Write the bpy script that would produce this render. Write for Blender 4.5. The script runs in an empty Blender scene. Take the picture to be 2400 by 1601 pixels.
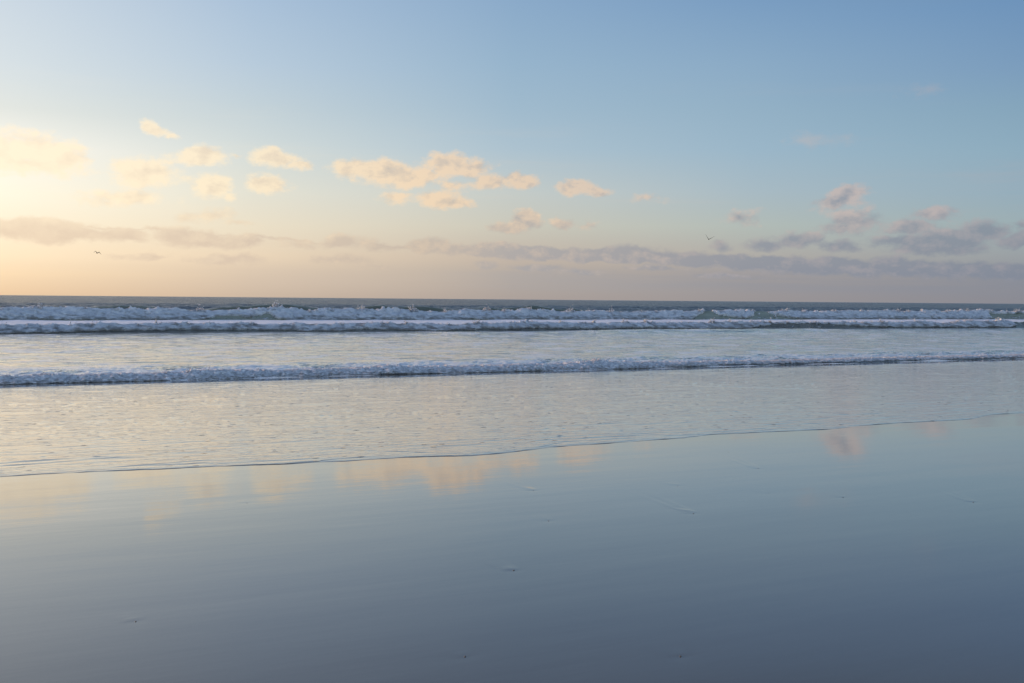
import bpy, math, random
import numpy as np
from mathutils import Matrix, Vector

# ------------------------------------------------------------------ camera
scn = bpy.context.scene
COL = scn.collection
F = 2333.0                                   # focal length in photo pixels (2400 wide, 35 mm lens)
PITCH = math.radians(2.42); ROLL = math.radians(0.49); CAMH = 1.6
f = Vector((0, math.cos(PITCH), -math.sin(PITCH)))
r0 = Vector((1, 0, 0)); u0_ = r0.cross(f)
R = (r0*math.cos(ROLL) + u0_*math.sin(ROLL)).normalized()
U = R.cross(f).normalized()
cam_d = bpy.data.cameras.new('camera'); cam = bpy.data.objects.new('camera', cam_d); COL.objects.link(cam)
cam_d.sensor_width = 36; cam_d.lens = 36*F/2400
cam_d.clip_start = 0.1; cam_d.clip_end = 60000
cam.matrix_world = Matrix(((R.x, U.x, -f.x, 0), (R.y, U.y, -f.y, 0), (R.z, U.z, -f.z, CAMH), (0, 0, 0, 1)))
scn.camera = cam
scn.view_settings.view_transform = 'Standard'; scn.view_settings.look = 'None'
scn.view_settings.exposure = 0; scn.view_settings.gamma = 1
try: scn.view_settings.use_curve_mapping = False
except Exception: pass
scn.cycles.use_denoising = True
scn.cycles.sample_clamp_indirect = 4
scn.cycles.max_bounces = 5

SUN_AZ = math.radians(-68); SUN_EL = math.radians(11)       # azimuth from +Y, negative = left

def pxdir(x, y):
    return (f + R*((x-1200)/F) - U*((y-800.5)/F)).normalized()
def azel(x, y):
    d = pxdir(x, y); return math.atan2(d.x, d.y), math.asin(d.z)
def s2l(c):
    c = [v/255.0 for v in c]
    return tuple(v/12.92 if v <= 0.04045 else ((v+0.055)/1.055)**2.4 for v in c)

# ------------------------------------------------------------------ node helper
class NT:
    def __init__(self, nt): self.nt = nt; self.n = nt.nodes; self.l = nt.links
    def node(self, t, **kw):
        nd = self.n.new(t)
        for k, v in kw.items(): setattr(nd, k, v)
        return nd
    def put(self, sock, v):
        if isinstance(v, bpy.types.NodeSocket): self.l.new(v, sock)
        elif v is not None:
            if isinstance(v, (tuple, list)) and len(v) == 3 and sock.type == 'RGBA': v = (*v, 1)
            sock.default_value = v
    def m(self, op, a, b=None, c=None, clamp=False):
        nd = self.node('ShaderNodeMath', operation=op, use_clamp=clamp)
        for i, v in enumerate((a, b, c)):
            if v is not None: self.put(nd.inputs[i], v)
        return nd.outputs[0]
    def vm(self, op, a, b=None, c=None):
        nd = self.node('ShaderNodeVectorMath', operation=op)
        for i, v in enumerate((a, b, c)):
            if v is not None: self.put(nd.inputs[i], v)
        return nd.outputs['Value'] if op in ('LENGTH', 'DOT_PRODUCT') else nd.outputs[0]
    def comb(self, x, y, z=0.0):
        nd = self.node('ShaderNodeCombineXYZ')
        for i, v in enumerate((x, y, z)): self.put(nd.inputs[i], v)
        return nd.outputs[0]
    def sep(self, v):
        nd = self.node('ShaderNodeSeparateXYZ'); self.put(nd.inputs[0], v); return nd.outputs
    def noise(self, vec, scale=1.0, detail=3.0, rough=0.5, color=False, dist=0.0, dims='3D'):
        nd = self.node('ShaderNodeTexNoise', noise_dimensions=dims)
        self.put(nd.inputs['Vector'], vec); self.put(nd.inputs['Scale'], scale)
        self.put(nd.inputs['Detail'], detail); self.put(nd.inputs['Roughness'], rough)
        self.put(nd.inputs['Distortion'], dist)
        return nd.outputs[1 if color else 0]
    def ss(self, v, a, b, lo=0.0, hi=1.0, kind='SMOOTHSTEP'):
        nd = self.node('ShaderNodeMapRange', interpolation_type=kind)
        for i, x in enumerate((v, a, b, lo, hi)): self.put(nd.inputs[i], x)
        return nd.outputs[0]
    def mix(self, fac, a, b):
        nd = self.node('ShaderNodeMix', data_type='RGBA')
        self.put(nd.inputs[0], fac); self.put(nd.inputs[6], a); self.put(nd.inputs[7], b)
        return nd.outputs[2]
    def ramp(self, fac, stops, lin=True):
        nd = self.node('ShaderNodeValToRGB'); cr = nd.color_ramp
        cr.interpolation = 'LINEAR'
        while len(cr.elements) < len(stops): cr.elements.new(0.5)
        for e, (p, c) in zip(cr.elements, stops):
            e.position = p; e.color = (*c, 1)
        self.put(nd.inputs[0], fac); return nd.outputs[0]

# ------------------------------------------------------------------ world: sky and clouds, laid out by direction
world = bpy.data.worlds.new('World'); scn.world = world; world.use_nodes = True
wt = world.node_tree; wt.nodes.clear(); W = NT(wt)
geo = W.node('ShaderNodeTexCoord').outputs['Generated']
sx, sy, sz = W.sep(geo)
az = W.m('ARCTAN2', sx, sy)
el = W.m('ARCSINE', sz)
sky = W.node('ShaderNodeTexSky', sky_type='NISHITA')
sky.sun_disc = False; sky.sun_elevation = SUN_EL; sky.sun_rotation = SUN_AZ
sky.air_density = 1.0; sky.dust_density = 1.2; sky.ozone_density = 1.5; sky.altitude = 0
# elevation ramps at five azimuths (elevation 0..0.6 rad -> 0..1)
cols = {
 -27.2: [(690,(238,204,166)),(640,(250,220,180)),(600,(255,230,194)),(530,(255,238,208)),(450,(255,246,224)),(340,(248,244,232)),(250,(229,232,232)),(150,(217,226,236)),(0,(206,218,234))],
 -14.5: [(690,(204,183,163)),(640,(220,200,177)),(600,(235,214,186)),(530,(236,224,200)),(450,(228,226,212)),(350,(212,220,218)),(250,(196,210,222)),(150,(184,203,225)),(0,(170,193,222))],
 0:     [(690,(172,161,155)),(640,(183,172,162)),(600,(196,182,168)),(530,(203,200,186)),(450,(196,203,200)),(350,(173,194,207)),(250,(160,186,210)),(150,(151,180,209)),(0,(139,170,206))],
 13.5:  [(695,(153,148,150)),(640,(164,158,156)),(600,(176,172,166)),(530,(178,187,182)),(450,(168,186,195)),(350,(155,182,200)),(250,(147,176,202)),(150,(139,170,202)),(0,(122,157,198))],
 27.2:  [(705,(138,138,146)),(650,(142,144,152)),(600,(154,160,164)),(530,(156,174,178)),(450,(149,173,187)),(350,(142,172,190)),(250,(133,165,192)),(150,(123,156,193)),(0,(110,147,191))],
}
upc = {-27.2:(182,198,216), -14.5:(154,178,204), 0:(126,156,188), 13.5:(114,143,172), 27.2:(110,136,158)}
upc2 = {-27.2:(126,150,182), -14.5:(110,138,174), 0:(98,128,165), 13.5:(94,120,150), 27.2:(92,115,136)}
ef = W.m('DIVIDE', el, 0.7, clamp=True)
azs = sorted(cols); cur = None; prev = None
for a in azs:
    px = 1200 + F*math.tan(math.radians(a))
    st = []
    for (y, c) in cols[a]:
        e = azel(px, y)[1]; k_ = 1.06 if c[0] >= 246 else 1.0; c = (c[0], c[1], c[2]*(0.975 if y < 300 else 1.0))
        st.append((max(0.0, e/0.7), tuple(k_*q for q in s2l(c))))
    st[0] = (0.0, st[0][1])
    st.append((0.52, s2l(upc[a]))); st.append((1.0, s2l(upc2[a])))
    rc = W.ramp(ef, st)
    if cur is None: cur = rc
    else:
        cur = W.mix(W.ss(az, math.radians(prev), math.radians(a), kind='LINEAR'), cur, rc)
    prev = a
front = cur
# blend to the physical sky overhead, sideways and behind
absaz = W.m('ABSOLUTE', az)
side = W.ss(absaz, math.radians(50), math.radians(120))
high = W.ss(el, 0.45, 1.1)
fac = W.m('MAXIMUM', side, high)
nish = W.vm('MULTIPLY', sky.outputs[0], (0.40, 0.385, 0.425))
# a soft aureole round the sun, which stands outside the frame on the left
sd = (math.sin(SUN_AZ)*math.cos(SUN_EL), math.cos(SUN_AZ)*math.cos(SUN_EL), math.sin(SUN_EL))
cosang = W.vm('DOT_PRODUCT', geo, sd)
glow = W.m('POWER', W.m('MAXIMUM', cosang, 0.0), 60.0)
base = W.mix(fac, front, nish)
glowc = W.vm('SCALE', (1.0, 0.74, 0.42)); W.put(wt.nodes[-1].inputs['Scale'], W.m('MULTIPLY', glow, 0.8))
base = W.vm('ADD', base, glowc)

# clouds: (x, y, rx, ry, strength) in direction space, written as photo pixels at 2351 width
K = 2400/2351
CL = [
 # big soft cumulus at the left
 (20,345,60,36,1.15),(85,342,60,30,1.1),(145,358,45,28,1.15),(60,375,110,22,.9),
 (330,398,75,30,1.1),(290,380,35,14,.7),(455,358,55,17,1.1),(405,368,35,8,.6),
 (350,292,24,12,1.0),(378,300,28,7,.55),(404,310,20,9,.85),
 (608,360,38,18,1.1),(645,370,40,14,1.0),(682,382,28,10,.95),(548,360,16,6,.7),
 (487,424,38,22,1.15),(525,447,16,9,.6),(615,424,48,17,1.1),
 (290,452,80,14,.85),(250,462,40,10,.6),(480,493,52,14,.85),(425,498,30,10,.7),(545,511,38,7,.6),
 # grey band low on the left
 (60,522,110,18,1.25),(150,536,130,17,1.2),(280,540,60,15,1.1),(20,515,60,14,1.0),
 (440,545,62,20,1.25),(530,556,75,15,1.1),
 # the central group
 (810,388,45,20,1.05),(868,394,60,23,1.25),(925,408,60,22,1.2),(1030,376,58,22,1.3),(1085,388,38,18,1.2),(985,400,50,14,.8),
 (1130,418,55,16,1.05),(1195,416,42,17,1.2),(1035,424,40,12,.7),(1010,456,52,18,1.2),(1050,463,35,12,1.0),(910,450,32,15,.85),
 (1205,506,30,20,1.3),(1168,520,42,18,1.2),
 (1325,428,42,15,1.15),(1372,437,28,10,.95),(1296,509,36,10,.9),(1350,519,18,7,.5),(1490,456,28,10,.6),
 # right hand puffs
 (1948,450,38,22,1.3),(1920,468,48,16,1.2),(1885,482,26,8,.6),
 (1965,505,48,22,1.1),(1930,522,50,12,.8),(2085,518,56,16,1.15),(2150,492,42,13,1.0),
 (2250,528,48,22,1.3),(2170,548,80,20,1.3),(2085,555,75,16,1.1),(2150,573,90,12,1.0),(2330,550,38,14,1.2),(2345,520,22,10,.8),
 (1830,553,46,16,1.1),(1770,560,50,12,.9),(1925,565,40,12,.95),(1702,500,38,15,.8),(1660,560,28,12,.7),
 (1880,324,52,15,.42),(2128,207,38,13,.38),
 # long grey bank above the horizon
 (790,554,60,14,1.0),(870,566,70,9,.7),(985,562,42,17,1.25),(1060,572,80,14,1.2),(1180,578,100,14,1.25),(1300,580,75,13,1.25),
 (1440,584,85,16,1.3),(1560,592,90,16,1.3),(1680,602,110,15,1.3),(1820,606,130,15,1.3),(1980,612,140,17,1.35),(2130,618,150,17,1.3),(2300,624,130,17,1.3),
 (780,596,80,10,.7),(860,608,60,7,.5),(1110,611,34,10,.9),(1230,616,60,9,.95),(1320,624,70,7,.7),(520,600,80,11,.85),(340,590,60,7,.6),(700,560,50,8,.5),
 (1500,618,60,5,.6),(1660,632,80,5,.6),
]
P = W.comb(az, el, 0.0)
wv = W.noise(W.vm('MULTIPLY', P, (1.0, 1.5, 1.0)), 26.0, 4.0, 0.6, color=True)
wv = W.vm('SUBTRACT', wv, (0.5, 0.5, 0.5))
Pw = W.vm('MULTIPLY_ADD', wv, (0.040, 0.018, 0.0), P)
acc = None
for (x, y, rx, ry, s) in CL:
    a0, e0 = azel(x*K, y*K); rx = rx*K/F*1.38; ry = ry*K/F*1.42
    q = W.vm('MULTIPLY_ADD', Pw, (1/rx, 1/ry, 0.0), (-a0/rx, -e0/ry, 0.0))
    v = W.m('MULTIPLY_ADD', W.vm('LENGTH', q), -s, s)
    acc = v if acc is None else W.m('SMOOTH_MAX', acc, v, 0.25)
# the long bank: a band of nearly even height sinking a little to the right
b0, c0 = azel(950*K, 566*K); b1, c1 = azel(2351*K, 624*K); sl_ = (c1-c0)/(b1-b0)
lineel = W.m('MULTIPLY_ADD', az, sl_, c0-sl_*b0)
wy = W.sep(Pw)[1]
bd = W.m('ABSOLUTE', W.m('SUBTRACT', wy, lineel))
bnd = W.m('MULTIPLY_ADD', bd, -1/0.0084, 1.0)
bnd = W.m('SUBTRACT', W.m("MULTIPLY", bnd, 1.8), W.ss(az, b0-0.05, b0+0.10, 1.2, 0.0))
acc = W.m('SMOOTH_MAX', acc, bnd, 0.25)
Pn = W.vm('MULTIPLY', P, (1.0, 1.45, 1.0))
n1 = W.noise(Pn, 48.0, 7.0, 0.64)
off = W.vm('ADD', Pn, (-0.005, 0.011, 0.0))
n2 = W.noise(off, 48.0, 4.0, 0.55)
rel = W.m('SUBTRACT', n1, n2)                                   # relief: positive on the side turned to the sun
dens_raw = W.m('ADD', acc, W.m('MULTIPLY_ADD', n1, 1.60, -0.75))
dens = W.ss(dens_raw, 0.0, 0.70)
core = W.ss(dens_raw, 0.35, 1.15)
lit_s = [(0.0,(1.12,0.93,0.66)),(0.22,(1.04,.86,.60)),(0.40,s2l((250,219,182))),(0.5,s2l((238,209,178))),(0.75,s2l((206,188,178))),(1.0,s2l((182,170,172)))]
shd_s = [(0.0,s2l((232,207,180))),(0.22,s2l((216,196,176))),(0.40,s2l((198,184,170))),(0.5,s2l((170,167,168))),(0.75,s2l((140,146,159))),(1.0,s2l((130,138,153)))]
azn = W.ss(az, math.radians(-27.2), math.radians(27.2), kind='LINEAR')
lit = W.ramp(azn, lit_s); shd = W.ramp(azn, shd_s)
low = W.ss(el, 0.105, 0.045)                                    # the low bank is grey, the high puffs stay warm
hi = W.m('SUBTRACT', 1.0, low)
shf = W.m('ADD', W.m('MULTIPLY', W.m('MULTIPLY', core, hi), 0.30), W.m('MULTIPLY', rel, W.m('MULTIPLY_ADD', low, 1.3, -2.6)))
shf = W.m('MULTIPLY', shf, W.ss(az, -0.47, -0.1, 0.45, 1.0))
shf = W.m('ADD', shf, W.m('MULTIPLY', low, 0.95), clamp=True)
ccol = W.mix(shf, lit, shd)
thinr = W.m('MULTIPLY_ADD', W.m('MULTIPLY', W.ss(az, 0.22, 0.30), W.ss(el, 0.12, 0.15)), -0.62, 1.0)
opac = W.m('MULTIPLY', W.m('MULTIPLY', dens, 0.77), thinr)
# thin stratus sheet just above the sea, and faint cirrus streaks
st = W.noise(W.vm('MULTIPLY', P, (3.0, 70.0, 1.0)), 1.0, 4.0, 0.6)
stb = W.m('MULTIPLY', W.ss(el, 0.0365, 0.024), W.ss(el, 0.002, 0.016))
sto = W.m('MULTIPLY', W.m('MULTIPLY', stb, W.ss(st, 0.25, 0.6)), W.ss(az, -0.42, -0.1, 0.1, 0.42))
ci = W.noise(W.vm('MULTIPLY', P, (2.2, 22.0, 1.0)), 1.3, 5.0, 0.6, dist=0.3)
cio = W.m('MULTIPLY', W.ss(ci, 0.52, 0.8), W.m('MULTIPLY', W.ss(el, 0.05, 0.09), W.ss(el, 0.24, 0.12)))
skyc = W.mix(W.m('MULTIPLY', cio, 0.22), base, lit)
skyc = W.mix(sto, skyc, shd)
skyc = W.mix(opac, skyc, ccol)
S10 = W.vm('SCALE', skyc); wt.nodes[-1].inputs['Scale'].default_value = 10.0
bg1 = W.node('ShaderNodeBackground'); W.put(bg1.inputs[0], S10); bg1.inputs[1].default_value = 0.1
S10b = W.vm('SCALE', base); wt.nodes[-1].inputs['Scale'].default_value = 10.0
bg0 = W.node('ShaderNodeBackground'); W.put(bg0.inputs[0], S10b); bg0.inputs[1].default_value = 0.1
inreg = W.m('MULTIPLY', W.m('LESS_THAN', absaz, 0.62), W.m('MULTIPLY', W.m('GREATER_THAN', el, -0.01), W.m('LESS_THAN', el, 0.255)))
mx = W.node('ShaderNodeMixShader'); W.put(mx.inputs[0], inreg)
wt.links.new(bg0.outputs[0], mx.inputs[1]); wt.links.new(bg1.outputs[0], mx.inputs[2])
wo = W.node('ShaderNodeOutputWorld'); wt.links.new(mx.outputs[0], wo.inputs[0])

# ------------------------------------------------------------------ sun
sl = bpy.data.lights.new('sun', 'SUN'); sl.energy = 5.0; sl.angle = math.radians(0.6); sl.color = (1.0, 0.62, 0.38)
so = bpy.data.objects.new('sun', sl); COL.objects.link(so)
so.rotation_euler = Vector((-sd[0], -sd[1], -sd[2])).to_track_quat('-Z', 'Y').to_euler()

# ------------------------------------------------------------------ beach frame: u runs offshore, v along the shore
PHI = math.radians(25.0); SL = 0.0245; ZSEA = -0.70
eu = np.array([-math.sin(PHI), math.cos(PHI)]); ev = np.array([math.cos(PHI), math.sin(PHI)])
def xy(u, v): return u*eu[0]+v*ev[0], u*eu[1]+v*ev[1]
def sandz(u): return -SL*u
def ray_uv(px, py, z=None):
    """where the sight line meets the sloping sand (z None) or a level plane, in (u, v)"""
    d = pxdir(px, py); du = d.x*eu[0]+d.y*eu[1]; dv = d.x*ev[0]+d.y*ev[1]
    t = CAMH/(-d.z - SL*du) if z is None else (z-CAMH)/d.z
    return t*du, t*dv
def v_at(px, u):
    return u*math.tan(math.atan((px-1200)/F)+PHI)

rng = np.random.default_rng(7)
PERM = rng.permutation(512); GR = rng.normal(size=(512, 3)); GR /= np.linalg.norm(GR, axis=1)[:, None]
def perlin(x, y, z=0.0):
    x, y, z = np.broadcast_arrays(np.asarray(x, float), np.asarray(y, float), np.asarray(z, float))
    xi, yi, zi = np.floor(x).astype(int), np.floor(y).astype(int), np.floor(z).astype(int)
    xf, yf, zf = x-xi, y-yi, z-zi
    fd = lambda t: t*t*t*(t*(t*6-15)+10)
    a, b, c = fd(xf), fd(yf), fd(zf); out = 0
    for i in (0, 1):
        for j in (0, 1):
            for k in (0, 1):
                if np.all(zf == 0) and k == 1: continue
                h = PERM[(PERM[(PERM[(xi+i) & 511]+yi+j) & 511]+zi+k) & 511]
                g = GR[h]
                d = g[..., 0]*(xf-i)+g[..., 1]*(yf-j)+g[..., 2]*(zf-k)
                out = out + d*np.where(i, a, 1-a)*np.where(j, b, 1-b)*np.where(k, c, 1-c)
    return out*1.6
def fbm(x, y, z=0.0, o=4, g=0.5):
    s, a = 0, 1.0
    for i in range(o):
        s = s + a*perlin(x*2**i+i*17.3, y*2**i+i*9.1, z*2**i + (i*3.7 if np.any(z != 0) else 0)); a *= g
    return s
def billow(x, y, z=0.0, o=4, g=0.5):
    s, a = 0, 1.0
    for i in range(o):
        s = s + a*np.abs(perlin(x*2**i+i*17.3, y*2**i+i*9.1, z*2**i+i*3.7)); a *= g
    return s
def sstep(x, a, b):
    t = np.clip((np.asarray(x, float)-a)/(b-a), 0, 1); return t*t*(3-2*t)

def grid_obj(name, X, Y, Z, mat, parent=None, mask=None):
    n, m = X.shape
    co = np.stack([X, Y, Z], -1).reshape(-1, 3).astype(np.float32)
    i = np.arange(n*m).reshape(n, m)
    q = np.stack([i[:-1, :-1], i[:-1, 1:], i[1:, 1:], i[1:, :-1]], -1).reshape(-1, 4)
    if mask is not None: q = q[mask.reshape(-1)]
    return mesh_obj(name, co, q, mat, parent)
def mesh_obj(name, co, q, mat, parent=None, smooth=True):
    me = bpy.data.meshes.new(name)
    k = q.shape[1]
    me.vertices.add(len(co)); me.vertices.foreach_set('co', np.ascontiguousarray(co, dtype=np.float32).ravel())
    me.loops.add(q.size); me.loops.foreach_set('vertex_index', q.ravel().astype(np.int32))
    me.polygons.add(len(q)); me.polygons.foreach_set('loop_start', (np.arange(len(q))*k).astype(np.int32))
    me.polygons.foreach_set('use_smooth', np.full(len(q), smooth))
    me.update(calc_edges=True); me.materials.append(mat)
    o = bpy.data.objects.new(name, me); COL.objects.link(o)
    if parent: o.parent = parent
    return o
def thing(name, label, cat, group=None, loc=(0, 0, 0)):
    o = bpy.data.objects.new(name, None); COL.objects.link(o); o.location = loc
    o['label'] = label; o['category'] = cat
    if group: o['group'] = group
    return o

# ------------------------------------------------------------------ materials
def new_mat(name):
    m = bpy.data.materials.new(name); m.use_nodes = True
    t = NT(m.node_tree); m.node_tree.nodes.clear()
    b = t.node('ShaderNodeBsdfPrincipled'); o = t.node('ShaderNodeOutputMaterial')
    t.l.new(b.outputs[0], o.inputs[0]); return m, t, b
def uvpos(t):
    p = t.node('ShaderNodeNewGeometry').outputs['Position']
    u = t.vm('DOT_PRODUCT', p, (eu[0], eu[1], 0)); v = t.vm('DOT_PRODUCT', p, (ev[0], ev[1], 0))
    return u, v, t.sep(p)[2]
def bump(t, b, h, dist, strength=1.0, normal=None):
    nd = t.node('ShaderNodeBump'); t.put(nd.inputs['Height'], h); t.put(nd.inputs['Distance'], dist)
    t.put(nd.inputs['Strength'], strength)
    if normal is not None: t.put(nd.inputs['Normal'], normal)
    if b is not None:
        t.put(b.inputs['Normal'], nd.outputs[0]); t.put(b.inputs['Coat Normal'], nd.outputs[0])
    return nd.outputs[0]

# wet sand
m_sand, t, b = new_mat('wet_sand')
u, v, z = uvpos(t)
vu = t.comb(v, u, 0.0)
g1 = t.noise(t.vm('MULTIPLY', vu, (0.5, 2.2, 1)), 1.0, 4, 0.55)
t.put(b.inputs['Base Color'], t.mix(g1, (0.042, 0.034, 0.031), (0.055, 0.045, 0.040)))
b.inputs['IOR'].default_value = 1.33
t.put(b.inputs['Roughness'], t.ss(u, 3.0, 11.5, 0.13, 0.015))
b.inputs['Coat Weight'].default_value = 0.75; b.inputs['Coat IOR'].default_value = 1.34; t.put(b.inputs['Coat Roughness'], t.ss(u, 3.0, 11.5, 0.08, 0.015))
r1 = t.noise(t.vm('MULTIPLY', vu, (5.0, 26.0, 1)), 1.0, 3, 0.55, dist=0.4)
r2 = t.noise(t.vm('MULTIPLY', vu, (0.8, 4.0, 1)), 1.0, 3, 0.5)
nearw = t.ss(u, 7.0, 11.5, 0.25, 1.0)
h = t.m('ADD', t.m('MULTIPLY', r1, t.m('MULTIPLY', nearw, 0.00035)), t.m('MULTIPLY', r2, 0.0008))
bump(t, b, h, 1.0)

# thin swash water over the sand
m_swash, t, b = new_mat('thin_water')
u, v, z = uvpos(t)
vu = t.comb(v, u, 0.0)
t.put(b.inputs['Base Color'], (0.115, 0.080, 0.040))
b.inputs['IOR'].default_value = 1.33; b.inputs['Roughness'].default_value = 0.025
b.inputs['Coat Weight'].default_value = 1.0; b.inputs['Coat IOR'].default_value = 1.34; b.inputs['Coat Roughness'].default_value = 0.02
a1 = t.noise(t.vm('MULTIPLY', vu, (1.7, 8.0, 1)), 1.0, 3, 0.6, dist=0.5)
a2 = t.noise(t.vm('MULTIPLY', vu, (5.0, 22.0, 1)), 1.0, 2, 0.5, dist=0.3)
vo = t.node('ShaderNodeTexVoronoi', feature='F1'); t.put(vo.inputs['Vector'], t.vm('MULTIPLY', vu, (3.4, 5.5, 1))); vo.inputs['Scale'].default_value = 1.0
dim = t.ss(vo.outputs['Distance'], 0.0, 0.17, 1.0, 0.0)
pick = t.ss(t.noise(vu, 0.9, 2, 0.5), 0.45, 0.62)
h = t.m('ADD', t.m('MULTIPLY', a1, t.m('ADD', 0.0078, t.ss(u, 21, 28, 0.0, 0.006))), t.m('MULTIPLY', a2, 0.0022))
h = t.m('ADD', h, t.m('MULTIPLY', t.m('MULTIPLY', dim, pick), 0.045))
bump(t, b, h, 1.0)

# sea surface: open water far out, foam-veined shallow water between the breakers
m_sea, t, b = new_mat('sea_water')
u, v, z = uvpos(t)
t.put(b.inputs['Coat Weight'], t.ss(u, 66, 70, 0.7, 0.0)); b.inputs['Coat IOR'].default_value = 1.34; b.inputs['Coat Roughness'].default_value = 0.05
vu = t.comb(v, u, 0.0)
b.inputs['IOR'].default_value = 1.34
inner = t.ss(u, 100.0, 108.0, 1.0, 0.0)
fn = t.noise(t.vm('MULTIPLY', vu, (0.40, 0.45, 1)), 1.0, 6, 0.70, dist=0.6)
fz1 = t.ss(u, 30.0, 36.0, 0.14, 0.0)
cover = t.ss(u, 68.0, 78.0, 0.0, 0.30)
th = t.m('SUBTRACT', 0.505, t.m('ADD', cover, fz1))
foam = t.m('MULTIPLY', t.ss(t.m('SUBTRACT', fn, th), -0.03, 0.08), inner)
foam = t.m('MULTIPLY', foam, t.ss(u, 68, 78, 0.66, 0.80))
t.put(b.inputs['Base Color'], t.mix(foam, t.mix(t.ss(u, 116, 120), t.mix(t.ss(u, 60, 75), (0.055, 0.046, 0.034), (0.020, 0.034, 0.038)), t.mix(t.ss(u, 130, 165), (0.075, 0.078, 0.048), (0.048, 0.066, 0.088))), (0.66, 0.67, 0.70)))
t.put(b.inputs['Roughness'], t.m('ADD', t.m('MULTIPLY', foam, 0.45), t.ss(u, 60, 160, 0.08, 0.28)))
w1 = t.noise(t.vm('MULTIPLY', vu, (0.5, 0.9, 1)), 1.0, 5, 0.6, dist=0.4)
w2 = t.noise(t.vm('MULTIPLY', vu, (1.6, 3.0, 1)), 1.0, 3, 0.6)
far = t.noise(t.vm('MULTIPLY', vu, (0.10, 0.30, 1)), 1.0, 5, 0.65)
h = t.m('ADD', t.m('MULTIPLY', w1, t.ss(u, 30, 110, 0.11, 0.32)), t.m('MULTIPLY', w2, t.ss(u, 30, 110, 0.03, 0.05)))
h = t.m('ADD', h, t.m('MULTIPLY', far, t.ss(u, 110, 200, 0.0, 6.0)))
bump(t, b, h, 1.0)

# water of the wave faces, green-brown with sand in it
def face_mat(name, c1, c2):
    m, t, b = new_mat(name)
    u, v, z = uvpos(t); vu = t.comb(v, u, t.m('MULTIPLY', z, 2.0))
    n = t.noise(t.vm('MULTIPLY', vu, (0.35, 1.5, 2)), 1.0, 4, 0.6)
    t.put(b.inputs['Base Color'], t.mix(t.ss(n, 0.3, 0.7), c1, c2))
    b.inputs['Roughness'].default_value = 0.22; b.inputs['IOR'].default_value = 1.34
    n2 = t.noise(t.vm('MULTIPLY', vu, (1.2, 5.0, 4)), 1.0, 4, 0.6)
    bump(t, b, n2, 0.10); return m
m_face = face_mat('green_wave_water', (0.14, 0.15, 0.11), (0.24, 0.245, 0.18))
m_face2 = face_mat('sandy_wave_water', (0.060, 0.055, 0.046), (0.11, 0.105, 0.085))
m_face3 = face_mat('bore_water', (0.035, 0.036, 0.038), (0.07, 0.07, 0.072))

def foam_mat(name, sc, zlo, zhi, c1=(0.46, 0.47, 0.49), c2=(0.68, 0.68, 0.68)):
    m, t, b = new_mat(name)
    p = t.node('ShaderNodeNewGeometry').outputs['Position']
    n = t.noise(p, sc, 5, 0.65)
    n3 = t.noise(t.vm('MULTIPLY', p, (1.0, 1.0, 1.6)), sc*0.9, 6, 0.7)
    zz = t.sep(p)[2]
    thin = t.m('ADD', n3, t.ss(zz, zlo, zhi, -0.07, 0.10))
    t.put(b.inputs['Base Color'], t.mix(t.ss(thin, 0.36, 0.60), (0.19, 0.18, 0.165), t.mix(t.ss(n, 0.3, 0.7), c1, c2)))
    b.inputs['Roughness'].default_value = 0.75; b.inputs['IOR'].default_value = 1.2
    nrm = bump(t, b, n, 0.25/sc)
    tr = t.node('ShaderNodeBsdfTranslucent'); t.put(tr.inputs[0], (0.8, 0.8, 0.8)); t.put(tr.inputs['Normal'], nrm)
    mx = t.node('ShaderNodeMixShader'); mx.inputs[0].default_value = 0.30
    t.l.new(b.outputs[0], mx.inputs[1]); t.l.new(tr.outputs[0], mx.inputs[2])
    t.l.new(mx.outputs[0], [n_ for n_ in t.n if n_.type == 'OUTPUT_MATERIAL'][0].inputs[0]); return m
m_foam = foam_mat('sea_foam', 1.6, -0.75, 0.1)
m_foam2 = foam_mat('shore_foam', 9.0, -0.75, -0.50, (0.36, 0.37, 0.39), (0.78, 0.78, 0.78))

# ------------------------------------------------------------------ wet sand: one sheet
def axis(segs):
    out = []
    for a, b_, n in segs: out.append(np.linspace(a, b_, n, endpoint=False))
    return np.concatenate(out+[np.array([segs[-1][1]])])
ua = axis([(-900, -60, 10), (-60, -6, 30), (-6, 0.5, 60), (0.5, 13, 420), (13, 30, 60), (30, 60, 10)])
va = axis([(-1500, -60, 12), (-60, -6, 40), (-6, 20, 800), (20, 60, 100), (60, 1800, 14)])
UU, VV = np.meshgrid(ua, va, indexing='ij')
Zs = sandz(np.maximum(UU, -40)) + 0.0
Zs += 0.0012*fbm(VV*0.25, UU*0.7, o=3)*sstep(UU, -30, 0)
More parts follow.
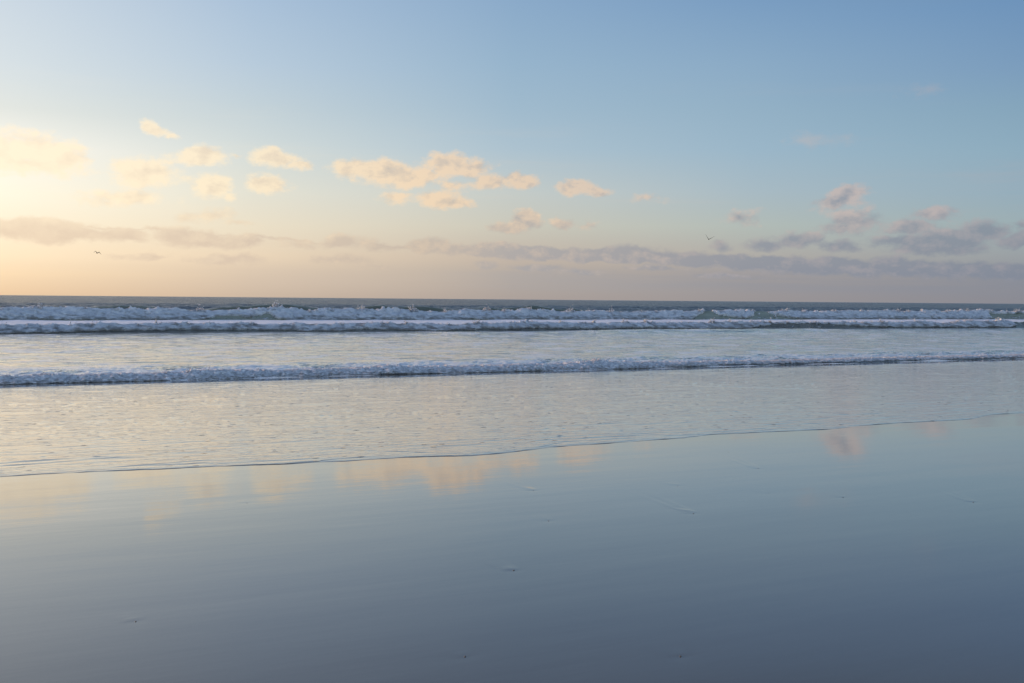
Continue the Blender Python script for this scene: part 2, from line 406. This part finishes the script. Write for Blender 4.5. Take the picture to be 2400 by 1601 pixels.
# backwash marks behind shells: a shallow V trailing up the beach side of each pebble
PEB = [(1625,1204,1.0,.75),(1777,1098,.7,.5),(1707,1060,.6,.0),(1819,1041,.6,.0),(1588,1139,.6,.25),(1976,1166,.7,.2),
       (2281,1177,.8,.5),(1595,1538,.9,.35),(1250,1150,.7,.35),(1286,1221,.7,.25),(1204,1337,1.0,.45),(318,1457,.8,.3),(1090,1539,.8,.3),
       (579,1179,.5,.1),(2266,1059,.5,.0),(1802,1157,.5,.12)]
peb = []
for (px, py, s, w) in PEB:
    pu, pv = ray_uv(px, py); peb.append((pu, pv, s, w))
    if w > 0:
        kk = 1.4 if w >= .3 else 1.0
        # the mark runs offshore and to the left of the pebble in the photograph
        du, dv = UU-pu, VV-pv
        sel = (np.abs(du) < 2.5) & (np.abs(dv) < 2.5)
        a_, b_ = du[sel], dv[sel]
        eu_, ev_ = ray_uv(px-95*w-10, py-38*w-4)       # upper end of the mark
        th = math.atan2(-(ev_-pv), eu_-pu)
        al = a_*math.cos(th)-b_*math.sin(th); ac = a_*math.sin(th)+b_*math.cos(th)
        L = math.hypot(eu_-pu, ev_-pv)*0.65
        env = sstep(al, -0.02, 0.05)*np.exp(-np.maximum(al, 0)/L*1.6)
        wd = 0.016+0.02*np.maximum(al, 0)
        vv = np.exp(-((np.abs(ac)-0.05*np.maximum(al, 0)-0.01)/wd)**2)
        Zs[sel] += (0.0040*vv - 0.0028*np.exp(-(ac/(wd*1.1))**2))*env*s*kk
        rr = np.hypot(a_, b_*0.7)
        Zs[sel] += -0.001*s*np.exp(-(rr/0.035)**2)
X, Y = xy(UU, VV)
sand = grid_obj('sand', X, Y, Zs, m_sand); sand['kind'] = 'structure'

# ------------------------------------------------------------------ swash: thin sheet of water with a rounded leading lip
EDGE = [(-400,1135),(-200,1128),(0,1119.3),(102,1112),(204,1107),(306,1103),(400,1099),(510,1094),(600,1090),(680,1087),(800,1082),(870,1077),(936,1073.5),(1020,1071),(1106,1068),(1174,1063),
        (1230,1056),(1276,1050.5),(1344,1045),(1480,1036),(1600,1027.5),(1640,1022),(1668,1019),(1770,1014.5),(1860,1011),(1940,1007),(2010,999),(2059,995),(2178,988),(2240,986),(2280,982),(2305,976),
        (2325,972),(2400,968.6),(2520,960),(2650,953)]
ed = np.array([ray_uv(*e) for e in EDGE]); ed = ed[np.argsort(ed[:, 1])]
vs = axis([(-1200, -30, 20), (-30, -3, 60), (-3, 30, 1500), (30, 60, 200), (60, 1500, 20)])
eu_v = np.interp(vs, ed[:, 1], ed[:, 0])
eu_v = eu_v + (0.035*fbm(vs*1.3, vs*0+3.3, o=4, g=0.55))*np.where((vs > -30) & (vs < 60), 1, 0)
w = np.concatenate([[-0.03, -0.012, 0.0, 0.006, 0.014, 0.024, 0.036, 0.05], np.geomspace(0.07, 5, 200, endpoint=False), np.linspace(5, 19, 300, endpoint=False), np.geomspace(19, 26, 20)])
WW, VS = np.meshgrid(w, vs, indexing='ij'); US = WW + eu_v[None, :]
lipn = 0.6 + 0.7*np.clip(fbm(VS*2.2, VS*0+8.1, o=3), -0.6, 1)
lip = 0.008*lipn
prof = np.where(WW < 0, -0.02*(-WW/0.03), np.where(WW < 0.036, lip*np.sqrt(np.clip(WW/0.036, 0, 1)), lip*np.exp(-(WW-0.036)/0.12)+0.010*(1-np.exp(-(WW-0.036)/0.12))))
Z = sandz(US)+prof
# ripple trains close behind the edge, running almost along it, crossing at a small angle
near = sstep(WW, 0.05, 0.3)*np.exp(-WW/2.8)
ph = fbm(VS*0.5, US*0.5, o=3)
rp = np.sin((US-0.10*VS)*26+ph*5)*sstep(fbm(VS*0.35+5, US*1.1, o=2), -0.1, 0.5) + np.sin((US+0.16*VS)*20+ph*6+2)*sstep(fbm(VS*0.3+15, US*1.3+4, o=2), 0.0, 0.5)
Z += 0.0034*rp*near
# secondary fronts: low steps left by earlier pulses
for (pts, hh) in [([(560,1098),(680,1087),(800,1076),(900,1070)],.007),([(200,1104),(300,1094),(420,1085),(560,1073)],.006),([(1106,1066),(980,1062),(860,1058),(760,1050)],.006),
                  ([(1240,1052),(1310,1040),(1345,1032)],.007),([(2250,983),(2200,971),(2120,966)],.006),([(2170,986),(2060,978),(1950,971),(1820,963)],.006),
                  ([(1600,905),(1760,908),(1900,913),(2000,918)],.008),([(560,1098),(400,1101),(250,1100)],.005),([(1668,1018),(1560,1022),(1480,1019)],.005)]:
    pp = np.array([ray_uv(*p) for p in pts]); pp = pp[np.argsort(pp[:, 1])]
    c = np.interp(VS, pp[:, 1], pp[:, 0]) + 0.02*fbm(VS*2, VS*0+1.7, o=2)
    k = sstep(VS, pp[0, 1], pp[0, 1]+0.5)*(1-sstep(VS, pp[-1, 1]-0.5, pp[-1, 1]))
    dd = US-c
    Z += 0.55*hh*k*np.exp(-np.where(dd < 0, dd/0.022, dd/0.16)**2)
Z += 0.004*fbm(VS*0.8, US*2.4, o=3)*sstep(WW, 0.1, 1.0)*(1-sstep(WW, 3, 7))
Z += (0.0045+0.006*sstep(US, 23, 28))*fbm(VS*0.55, US*1.9, o=3)*sstep(WW, 3, 7)
# bubbles and grit riding on the sheet, gathered in loose patches
cell = np.abs(np.gradient(US, axis=0)*np.gradient(VS, axis=1))
cl_ = sstep(fbm(VS*0.22, US*0.35+9, o=2), -0.25, 0.45)
dens_ = 9.0*cl_*cell*(1-sstep(US, 19, 24))*(1-0.75*sstep(VS, 4, 14))
hit = (np.random.default_rng(3).random(US.shape) < dens_) & (WW > 1.0) & (VS > -6) & (VS < 32)
Hs = np.where(hit, np.random.default_rng(4).uniform(0.003, 0.0075, US.shape), 0)
Hs = np.maximum.reduce([Hs, .85*np.roll(Hs, 1, 1), .85*np.roll(Hs, -1, 1), .4*np.roll(Hs, 2, 1), .4*np.roll(Hs, -2, 1)])
Z = Z + Hs
Z = np.where(US > 27.2, np.maximum(Z-(US-27.2)*0.1, -3), Z)
X, Y = xy(US, VS)
sw = grid_obj('shallow_water', X, Y, Z, m_swash); sw['kind'] = 'structure'

# ------------------------------------------------------------------ sea: displaced sheet, out to the horizon
t1 = axis([(-6, -0.5, 60), (-0.5, 1.75, 1500), (1.75, 8, 80)])
us = np.concatenate([np.linspace(27.0, 34, 80, endpoint=False), np.geomspace(34, 110, 260, endpoint=False), np.geomspace(110, 330, 480, endpoint=False), np.geomspace(330, 3000, 140, endpoint=False), np.geomspace(3000, 40000, 12)])
US, T = np.meshgrid(us, t1, indexing='ij'); VS = US*T
amp = 0.035+0.0*US; lod = 1-sstep(US, 150, 400)
Z = ZSEA + 0.0*US
Z += 0.075*billow(VS*1.4, US*2.0, 0.7, o=4, g=0.6)*sstep(US, 29, 30)*(1-sstep(US, 32, 36))
Z += 0.030*fbm(VS*0.45, US*1.1, o=4)*(1-sstep(US, 60, 140)) 
Z += (0.20*fbm(VS*0.22, US*0.45, o=4, g=0.55))*sstep(US, 70, 150)*(1-sstep(US, 500, 1500))
Z += 0.22*perlin(VS*0.035, US*0.11)*sstep(US, 118, 180)*(1-sstep(US, 900, 2000))
# unbroken swells behind the outer breaker
for (uc, hh, wd, pxs, seed) in [(128, 1.65, 3.5, [(0,.55),(330,.7),(430,.2),(560,.75),(640,.85),(760,.6),(830,.5),(900,.9),(1080,.45),(1150,.66),(1250,.68),(1340,.62),(1400,.25),(1550,.1),(2400,.2)], 3),
                                (190, 0.7, 6, [(-500,.4),(500,.7),(1000,.2),(1500,.5),(2200,.7)], 5), (265, 0.6, 8, [(-500,.6),(900,.4),(1700,.8),(2600,.4)], 8)]:
    c = uc + 2.5*perlin(VS/30.0, VS*0+seed)
    vv = np.array([v_at(p, uc) for p, _ in pxs]); aa = np.interp(VS, vv, [a for _, a in pxs])
    aa = aa*(1+0.3*perlin(VS/5.0, VS*0+seed+2))
    dd = US-c
    Z += hh*aa*np.exp(-np.where(dd < 0, dd/(wd*0.6), dd/(wd*1.3))**2)
# low green shoulders in front of the inner breaker, right of centre
c = 61.5+1.0*perlin(VS/12.0, VS*0+9); vv = [v_at(p, 62) for p in (900, 1050, 1250, 1450, 1560, 1900, 2000, 2300)]
Z += 0.20*np.interp(VS, vv, [0, .5, .35, .9, 1.0, .9, .3, 0])*np.exp(-((US-c)/np.where(US < c, 1.6, 3.0))**2)
Z = np.where(US < 28.6, Z-(28.6-US)*0.05, Z)
X, Y = xy(US, VS)
sea = grid_obj('sea', X, Y, Z, m_sea); sea['kind'] = 'structure'

# ------------------------------------------------------------------ breakers
def make_wave(label, u0, Hpx, front, back, fm, wm, vr, dv, nf, cov, lump, wob, seed, spray_n, spray_r, zb=ZSEA, backfoam=1.5, brk=1.0):
    root = thing('breaking_wave', label, 'wave', 'lines of surf rolling in to the beach')
    v = np.arange(vr[0], vr[1], dv)
    vx = np.array([v_at(p, u0) for p, _ in Hpx]); H = np.interp(v, vx, [h for _, h in Hpx])
    H = H*(1+0.30*perlin(v/(6*lump+1), v*0+seed)+0.12*perlin(v/(1.6*lump), v*0+seed+4))
    c = u0 + wob*perlin(v/22.0, v*0+seed+1) + 0.25*wob*perlin(v/5.0, v*0+seed+2)
    # body
    w = np.concatenate([np.linspace(-front*1.6, 0, 26, endpoint=False), np.geomspace(0.02, back*2.2+0.02, 26)-0.02])
    Wg, Vg = np.meshgrid(w, v, indexing='ij')
    fr = np.clip(1+Wg/front, 0, 1)
    shp = np.where(Wg < 0, fr**1.7*(1.0), np.exp(-(Wg/back)**1.3*1.3))
    edge = -0.25*sstep(-Wg, front*1.05, front*1.6)-0.25*sstep(Wg, back*1.6, back*2.2)
    Zb = zb+0.02+H[None, :]*shp*0.93 + edge + 0.02*fbm(Vg*1.0, Wg*2.0, o=3)
    X, Y = xy(Wg+c[None, :], Vg)
    grid_obj('wave_face', X, Y, Zb, wm, root)
    # foam roller
    s = np.linspace(0, 1, nf)
    cx = np.array([v_at(p, u0) for p, _, _ in cov]); clo = np.interp(v, cx, [a for _, a, _ in cov]); cst = np.interp(v, cx, [a for _, _, a in cov])
    ker = np.exp(-np.linspace(-2, 2, 2*int(0.9*lump/dv)+1)**2); ker /= ker.sum()
    clo = np.convolve(np.pad(clo, len(ker)//2, mode='edge'), ker, 'valid'); cst = np.convolve(np.pad(cst, len(ker)//2, mode='edge'), ker, 'valid')
    clo = clo + 0.16*fbm(v/(2.4*lump), v*0+seed+6, o=4)*sstep(clo, 0.02, 0.2)
    Sg, Vg = np.meshgrid(s, v, indexing='ij')
    sf = np.clip(Sg/0.62, 0, 1)                              # up the front
    sb = np.clip((Sg-0.62)/0.38, 0, 1)                       # over the crest and down the back
    wloc = np.where(Sg <= 0.62, -front*1.05*(1-sf)**1.15, backfoam*sb**1.4)
    zloc = np.where(Sg <= 0.62, sf**1.15, np.exp(-(np.maximum(wloc, 0)/back)**1.3*1.3))
    # offset direction: outwards from the face
    nu = np.where(Sg <= 0.62, -np.cos(sf*1.35), 0.2*sb); nz = np.where(Sg <= 0.62, np.sin(sf*1.35)+0.15, 1.0)
    Hh = H[None, :]*np.ones_like(Sg)
    q = 1.0/lump
    arc = wloc*q; vz = zloc*Hh*q
    bl = billow(Vg*q*0.55, arc*0.9+seed, vz*1.1+seed*3.1, o=2, g=0.5)*0.75 + billow(Vg*q*1.9, arc*2.2+seed, vz*2.3+seed, o=3, g=0.5)*0.32
    T = Hh*0.33*brk*(1+0.5*perlin(Vg/(3.0*lump), Sg*2, seed*0.7))
    m_lo = sstep(sf, clo[None, :]-0.04, clo[None, :]+0.10)*(1-sstep(sb, 0.75, 1.0)*0.9)
    ragged = fbm(Vg*q*0.9+31, arc*1.6, vz*1.8+1.0, o=4, g=0.6)
    on = np.clip(m_lo*cst[None, :]*2.2 - 0.6 + 0.9*ragged*(0.35+1.0*(1-cst[None, :])), -1, 1)
    on = np.where(cst[None, :] < 0.3, -1, on)
    D = np.where(on > 0, T*(0.10+0.9*bl)*np.sqrt(np.clip(on, 0, 1)), -0.12-0.25*(-on)*0.4)
    D = np.where(on > 0, D, np.maximum(D, -0.2))
    crest = np.exp(-((Sg-0.64)/0.13)**2)*np.clip(on, 0, 1)
    spk = np.maximum(0, perlin(Vg*q*2.6+7, Sg*6, seed*1.7)+0.25*perlin(Vg*q*9, Sg*14, seed*2.7)-0.05)*np.clip(0.4+perlin(Vg*q*0.35, Sg*0+seed+.5), 0, 1)
    Zf = zb+0.02+Hh*0.93*zloc + D*nz*0.8 + crest*spk*0.42*Hh*brk
    Uf = c[None, :]+wloc + D*nu*1.1
    X, Y = xy(Uf, Vg)
    grid_obj('foam', X, Y, Zf, fm, root)
    # spray thrown off the crest: small droplets gathered in bursts
    if spray_n:
        rg = np.random.default_rng(seed+50)
        pv = rg.uniform(vr[0], vr[1], spray_n*4)
        wgt = np.clip(perlin(pv/(2.2*lump), pv*0+seed+11)+0.5*perlin(pv/(0.6*lump), pv*0+seed+12)-0.05, 0, 1)*np.where(np.interp(pv, cx, [a for _, _, a in cov]) > 0.45, 1, 0)
        keep = rg.random(len(pv)) < wgt*3; pv = pv[keep][:spray_n]; wgt = wgt[keep][:spray_n]
        n = len(pv); hh = np.interp(pv, v, H); cc = np.interp(pv, v, c)
        pz = zb+hh*(0.92+rg.exponential(0.10, n)*np.clip(wgt*3, .3, 1.6)*brk)
        pu = cc+rg.normal(0, 0.22*lump, n)-0.05*lump
        x, y = xy(pu, pv); rad = spray_r*rg.uniform(0.35, 1.0, n)
        O = np.array([[1,0,0],[-1,0,0],[0,1,0],[0,-1,0],[0,0,1],[0,0,-1]], float)
        Fc = np.array([[0,2,4],[2,1,4],[1,3,4],[3,0,4],[2,0,5],[1,2,5],[3,1,5],[0,3,5]])
        co = (np.stack([x, y, pz], -1)[:, None, :] + O[None]*rad[:, None, None]*rg.uniform(.6, 1.4, (n, 6, 1))).reshape(-1, 3)
        fc = (Fc[None]+(np.arange(n)*6)[:, None, None]).reshape(-1, 3)
        sp = mesh_obj('spray', co, fc, fm, root); sp['kind'] = 'stuff'
    return root

# outer breaker: (photo x, height), foam cover (photo x, where on the face foam starts, strength)
make_wave('outermost and tallest white breaker, with green glassy shoulders, just under the horizon', 105.0,
    [(-600,0.946),(0,0.963),(150,1.118),(250,0.989),(400,0.946),(560,0.946),(640,1.075),(720,0.946),(830,1.075),(900,1.032),(1000,0.903),(1100,0.989),(1280,0.860),(1450,0.903),(1600,0.946),(1650,1.075),(1740,0.946),(1790,1.075),(1900,0.989),(2100,0.989),(2250,1.118),(2400,1.075),(2800,1.032)],
    2.4, 4.0, m_foam, m_face, (-45, 235), 0.13, 60,
    [(-600,0,1),(60,.04,.9),(90,.12,.7),(120,.03,1),(430,0,1),(475,.05,.50),(500,.45,.8),(540,.6,.75),(575,.35,.6),(605,.5,.75),(632,.7,.7),(640,.1,.9),(680,0,1),(960,0,1),(1080,.0,.95),(1092,.22,.8),(1105,.02,1),(1590,0,1),(1606,.30,.9),(1625,.62,.9),(1638,.78,.85),(1645,1.0,.1),(1660,1.0,.1),(1670,.55,.9),(1720,.25,1),(1745,.45,1),(1762,.9,.5),(1775,1.0,.2),(1795,1.0,.2),(1812,.6,.8),(1835,.25,1),(1870,.05,1),(2280,.0,1),(2296,.2,.9),(2306,.75,.8),(2340,.88,.6),(2400,.85,.65),(2800,.85,.65)],
    0.85, 1.6, 11, 16000, 0.09, backfoam=2.2, brk=1.2)
make_wave('inner white breaker with a dark sandy underside, second line from the horizon', 67.5,
    [(-600,0.460),(0,0.460),(200,0.488),(400,0.524),(640,0.478),(760,0.432),(900,0.478),(1060,0.423),(1180,0.552),(1280,0.589),(1400,0.497),(1600,0.497),(1780,0.497),(1850,0.570),(2000,0.478),(2200,0.497),(2350,0.589),(2400,0.552),(2800,0.460)],
    1.7, 3.0, m_foam, m_face2, (-30, 155), 0.075, 56,
    [(-600,.10,1),(100,.14,1),(230,.38,1),(400,.42,1),(560,.40,1),(680,.33,1),(740,.12,1),(780,.18,1),(830,.46,1),(920,.30,1),(990,.12,1),(1060,.22,1),(1120,.45,1),(1200,.40,1),(1290,.42,1),(1380,.30,1),(1500,.45,1),(1560,.22,1),(1650,.2,1),(1740,.2,1),(1775,.45,.9),(1800,.7,.7),(1830,.85,.5),(1930,.85,.5),(1960,.7,.7),(2000,.55,.95),(2080,.35,1),(2200,.25,1),(2340,.2,1),(2362,.5,.8),(2372,1.0,.1),(2800,1.0,.1)],
    0.45, 1.3, 23, 14000, 0.065, backfoam=1.8, brk=1.2)
make_wave('low foaming wave closest to the beach, spilling onto the thin sheet of water', 29.3,
    [(-600,0.140),(0,0.156),(300,0.148),(500,0.172),(700,0.140),(900,0.172),(1050,0.140),(1200,0.164),(1350,0.172),(1480,0.187),(1620,0.125),(1800,0.109),(2400,0.101),(2800,0.101)],
    0.85, 1.6, m_foam2, m_face3, (-14, 66), 0.028, 64,
    [(-600,.22,.85),(150,.20,.88),(500,.14,.95),(900,.22,.95),(1400,.14,1),(1520,.16,1),(1600,.35,.9),(1700,.5,.85),(2400,.55,.8),(2800,.5,.8)],
    0.13, 0.5, 37, 14000, 0.016, zb=-0.735, backfoam=1.9, brk=1.9)

# ------------------------------------------------------------------ pebbles and shells on the sand
m_peb, t, b = new_mat('dark_shell')
p = t.node('ShaderNodeTexCoord').outputs['Object']
t.put(b.inputs['Base Color'], t.mix(t.noise(p, 60.0, 3), (0.02, 0.02, 0.025), (0.08, 0.07, 0.065))); b.inputs['Roughness'].default_value = 0.35
def ico(r, seed, flat=0.55):
    import bmesh
    bm = bmesh.new(); bmesh.ops.create_icosphere(bm, subdivisions=2, radius=1.0)
    rg = random.Random(seed); ax = Vector((rg.uniform(.8, 1.3), rg.uniform(.7, 1.0), flat))
    for vtx in bm.verts:
        k = 1+0.12*math.sin(vtx.co.x*3+seed)+0.1*math.cos(vtx.co.y*4+seed*2)
        vtx.co = Vector((vtx.co.x*ax.x, vtx.co.y*ax.y, vtx.co.z*ax.z))*k*r
    me = bpy.data.meshes.new('pebble'); bm.to_mesh(me); bm.free()
    for pl in me.polygons: pl.use_smooth = True
    me.materials.append(m_peb); return me
PL = ['dark pebble at the foot of the longest V-shaped mark in the wet sand','small dark pebble ending a thin straight streak, right of the long V mark','tiny dark pebble just below the water edge, right of centre','tiny dark pebble nearest the water edge under the right-hand cloud reflection',
 'tiny pebble with a short level streak, above the long V mark','small pebble on bare sand right of the long V mark','small dark pebble with a slanting streak, close to the right side','pale pebble with a faint V mark, lowest on the right half of the sand',
 'small dark pebble just below the bright central cloud reflection','small dark pebble on blue-grey sand a little below the central cloud reflection','pebble with a slanting mark in the middle of the dark wet sand','lone pebble low on the left side of the wet sand','pebble with a short mark near the bottom centre of the sand',
 'tiny pebble on the pale left part of the sand','tiny pebble close to the water edge at the far right','tiny pebble between the long V mark and the right side']
for i, (pu, pv, s, w_) in enumerate(peb):
    r = 0.0062*s
    me = ico(r, i+1); o = bpy.data.objects.new('pebble', me); COL.objects.link(o)
    x, y = xy(pu, pv); o.location = (x, y, sandz(pu)+r*0.15); o.rotation_euler = (0, 0, i*1.3)
    o['label'] = PL[i]; o['category'] = 'pebble'; o['group'] = 'pebbles scattered over the wet sand'

# ------------------------------------------------------------------ birds: one continuous skinned body with wings
m_bird, t, b = new_mat('dark_plumage')
p = t.node('ShaderNodeTexCoord').outputs['Object']
t.put(b.inputs['Base Color'], t.mix(t.noise(p, 9.0, 3), (0.012, 0.013, 0.012), (0.03, 0.03, 0.027))); b.inputs['Roughness'].default_value = 0.7
m_beak, t, b = new_mat('bird_beak'); b.inputs['Base Color'].default_value = (0.25, 0.13, 0.03, 1)
def bird(label, loc, rot, elbow, tip):
    """x forward; wings along +-y; elbow / tip heights set the wing beat"""
    verts = []; faces = []
    secs = [(0.30,.012,.0),(0.26,.032,.012),(0.21,.042,.012),(0.15,.045,.0),(0.05,.068,-.01),(-0.06,.068,-.008),(-0.16,.045,.0),(-0.24,.022,.008),(-0.30,.012,.01)]
    n = 10
    for (x, r, z) in secs:
        for k in range(n):
            a = 2*math.pi*k/n; verts.append((x, r*math.cos(a), z+r*0.9*math.sin(a)))
    for i in range(len(secs)-1):
        for k in range(n): faces.append((i*n+k, i*n+(k+1) % n, (i+1)*n+(k+1) % n, (i+1)*n+k))
    faces.append(tuple(range(n))); faces.append(tuple(reversed(range((len(secs)-1)*n, len(secs)*n))))
    # tail fan
    b0 = len(verts); verts += [(-0.24, .02, .012), (-0.24, -.02, .012), (-0.42, -.07, .014), (-0.42, .07, .014), (-0.24, .02, .002), (-0.24, -.02, .002), (-0.42, -.07, .008), (-0.42, .07, .008)]
    for q in ((0,1,2,3),(7,6,5,4),(0,4,5,1),(1,5,6,2),(2,6,7,3),(3,7,4,0)): faces.append(tuple(b0+k for k in q))
    for sgn in (1, -1):
        st = [(0.03, 0.0, .14, .0, .026), (0.18, elbow*0.55, .15, .01, .020), (0.34, elbow, .13, .03, .016), (0.50, elbow+(tip-elbow)*0.5, .10, .0, .011), (0.64, elbow+(tip-elbow)*0.85, .06, -.05, .007), (0.72, tip, .015, -.10, .004)]
        b0 = len(verts)
        for (yy, zz, ch, fx, th) in st:
            verts += [(0.06+fx, sgn*yy, zz), (0.06+fx-ch*0.35, sgn*yy, zz+th*2.2), (0.06+fx-ch, sgn*yy, zz), (0.06+fx-ch*0.35, sgn*yy, zz-th*1.6)]
        for i in range(len(st)-1):
            for k in range(4):
                q = (b0+i*4+k, b0+i*4+(k+1) % 4, b0+(i+1)*4+(k+1) % 4, b0+(i+1)*4+k)
                faces.append(q if sgn > 0 else q[::-1])
        faces.append(tuple(b0+k for k in range(4))); faces.append(tuple(b0+(len(st)-1)*4+k for k in range(4)))
    me = bpy.data.meshes.new('bird'); me.from_pydata(verts, [], faces); me.materials.append(m_bird)
    for pl in me.polygons: pl.use_smooth = True
    o = bpy.data.objects.new('bird', me); COL.objects.link(o); o.location = loc; o.rotation_euler = rot
    bk = bpy.data.meshes.new('beak'); bk.from_pydata([(0.29,.009,.004),(0.29,-.009,.004),(0.29,0,-.010),(0.35,0,-.006)], [], [(0,1,3),(1,2,3),(2,0,3),(2,1,0)])
    bk.materials.append(m_beak); bo = bpy.data.objects.new('beak', bk); COL.objects.link(bo); bo.parent = o
    o['label'] = label; o['category'] = 'bird'; o['group'] = 'birds flying over the surf'
def at_dist(px, py, d): return Vector((0, 0, CAMH)) + pxdir(px, py)*d
bird('dark bird with drooping wings over the left part of the sea', at_dist(228, 593, 165), (0.15, 0.1, math.radians(150)), 0.22, -0.12)
bird('dark bird with wings raised in a V, right of centre above the grey cloud bank', at_dist(1661, 561, 150), (0.25, 0.1, math.radians(70)), 0.28, 0.62)
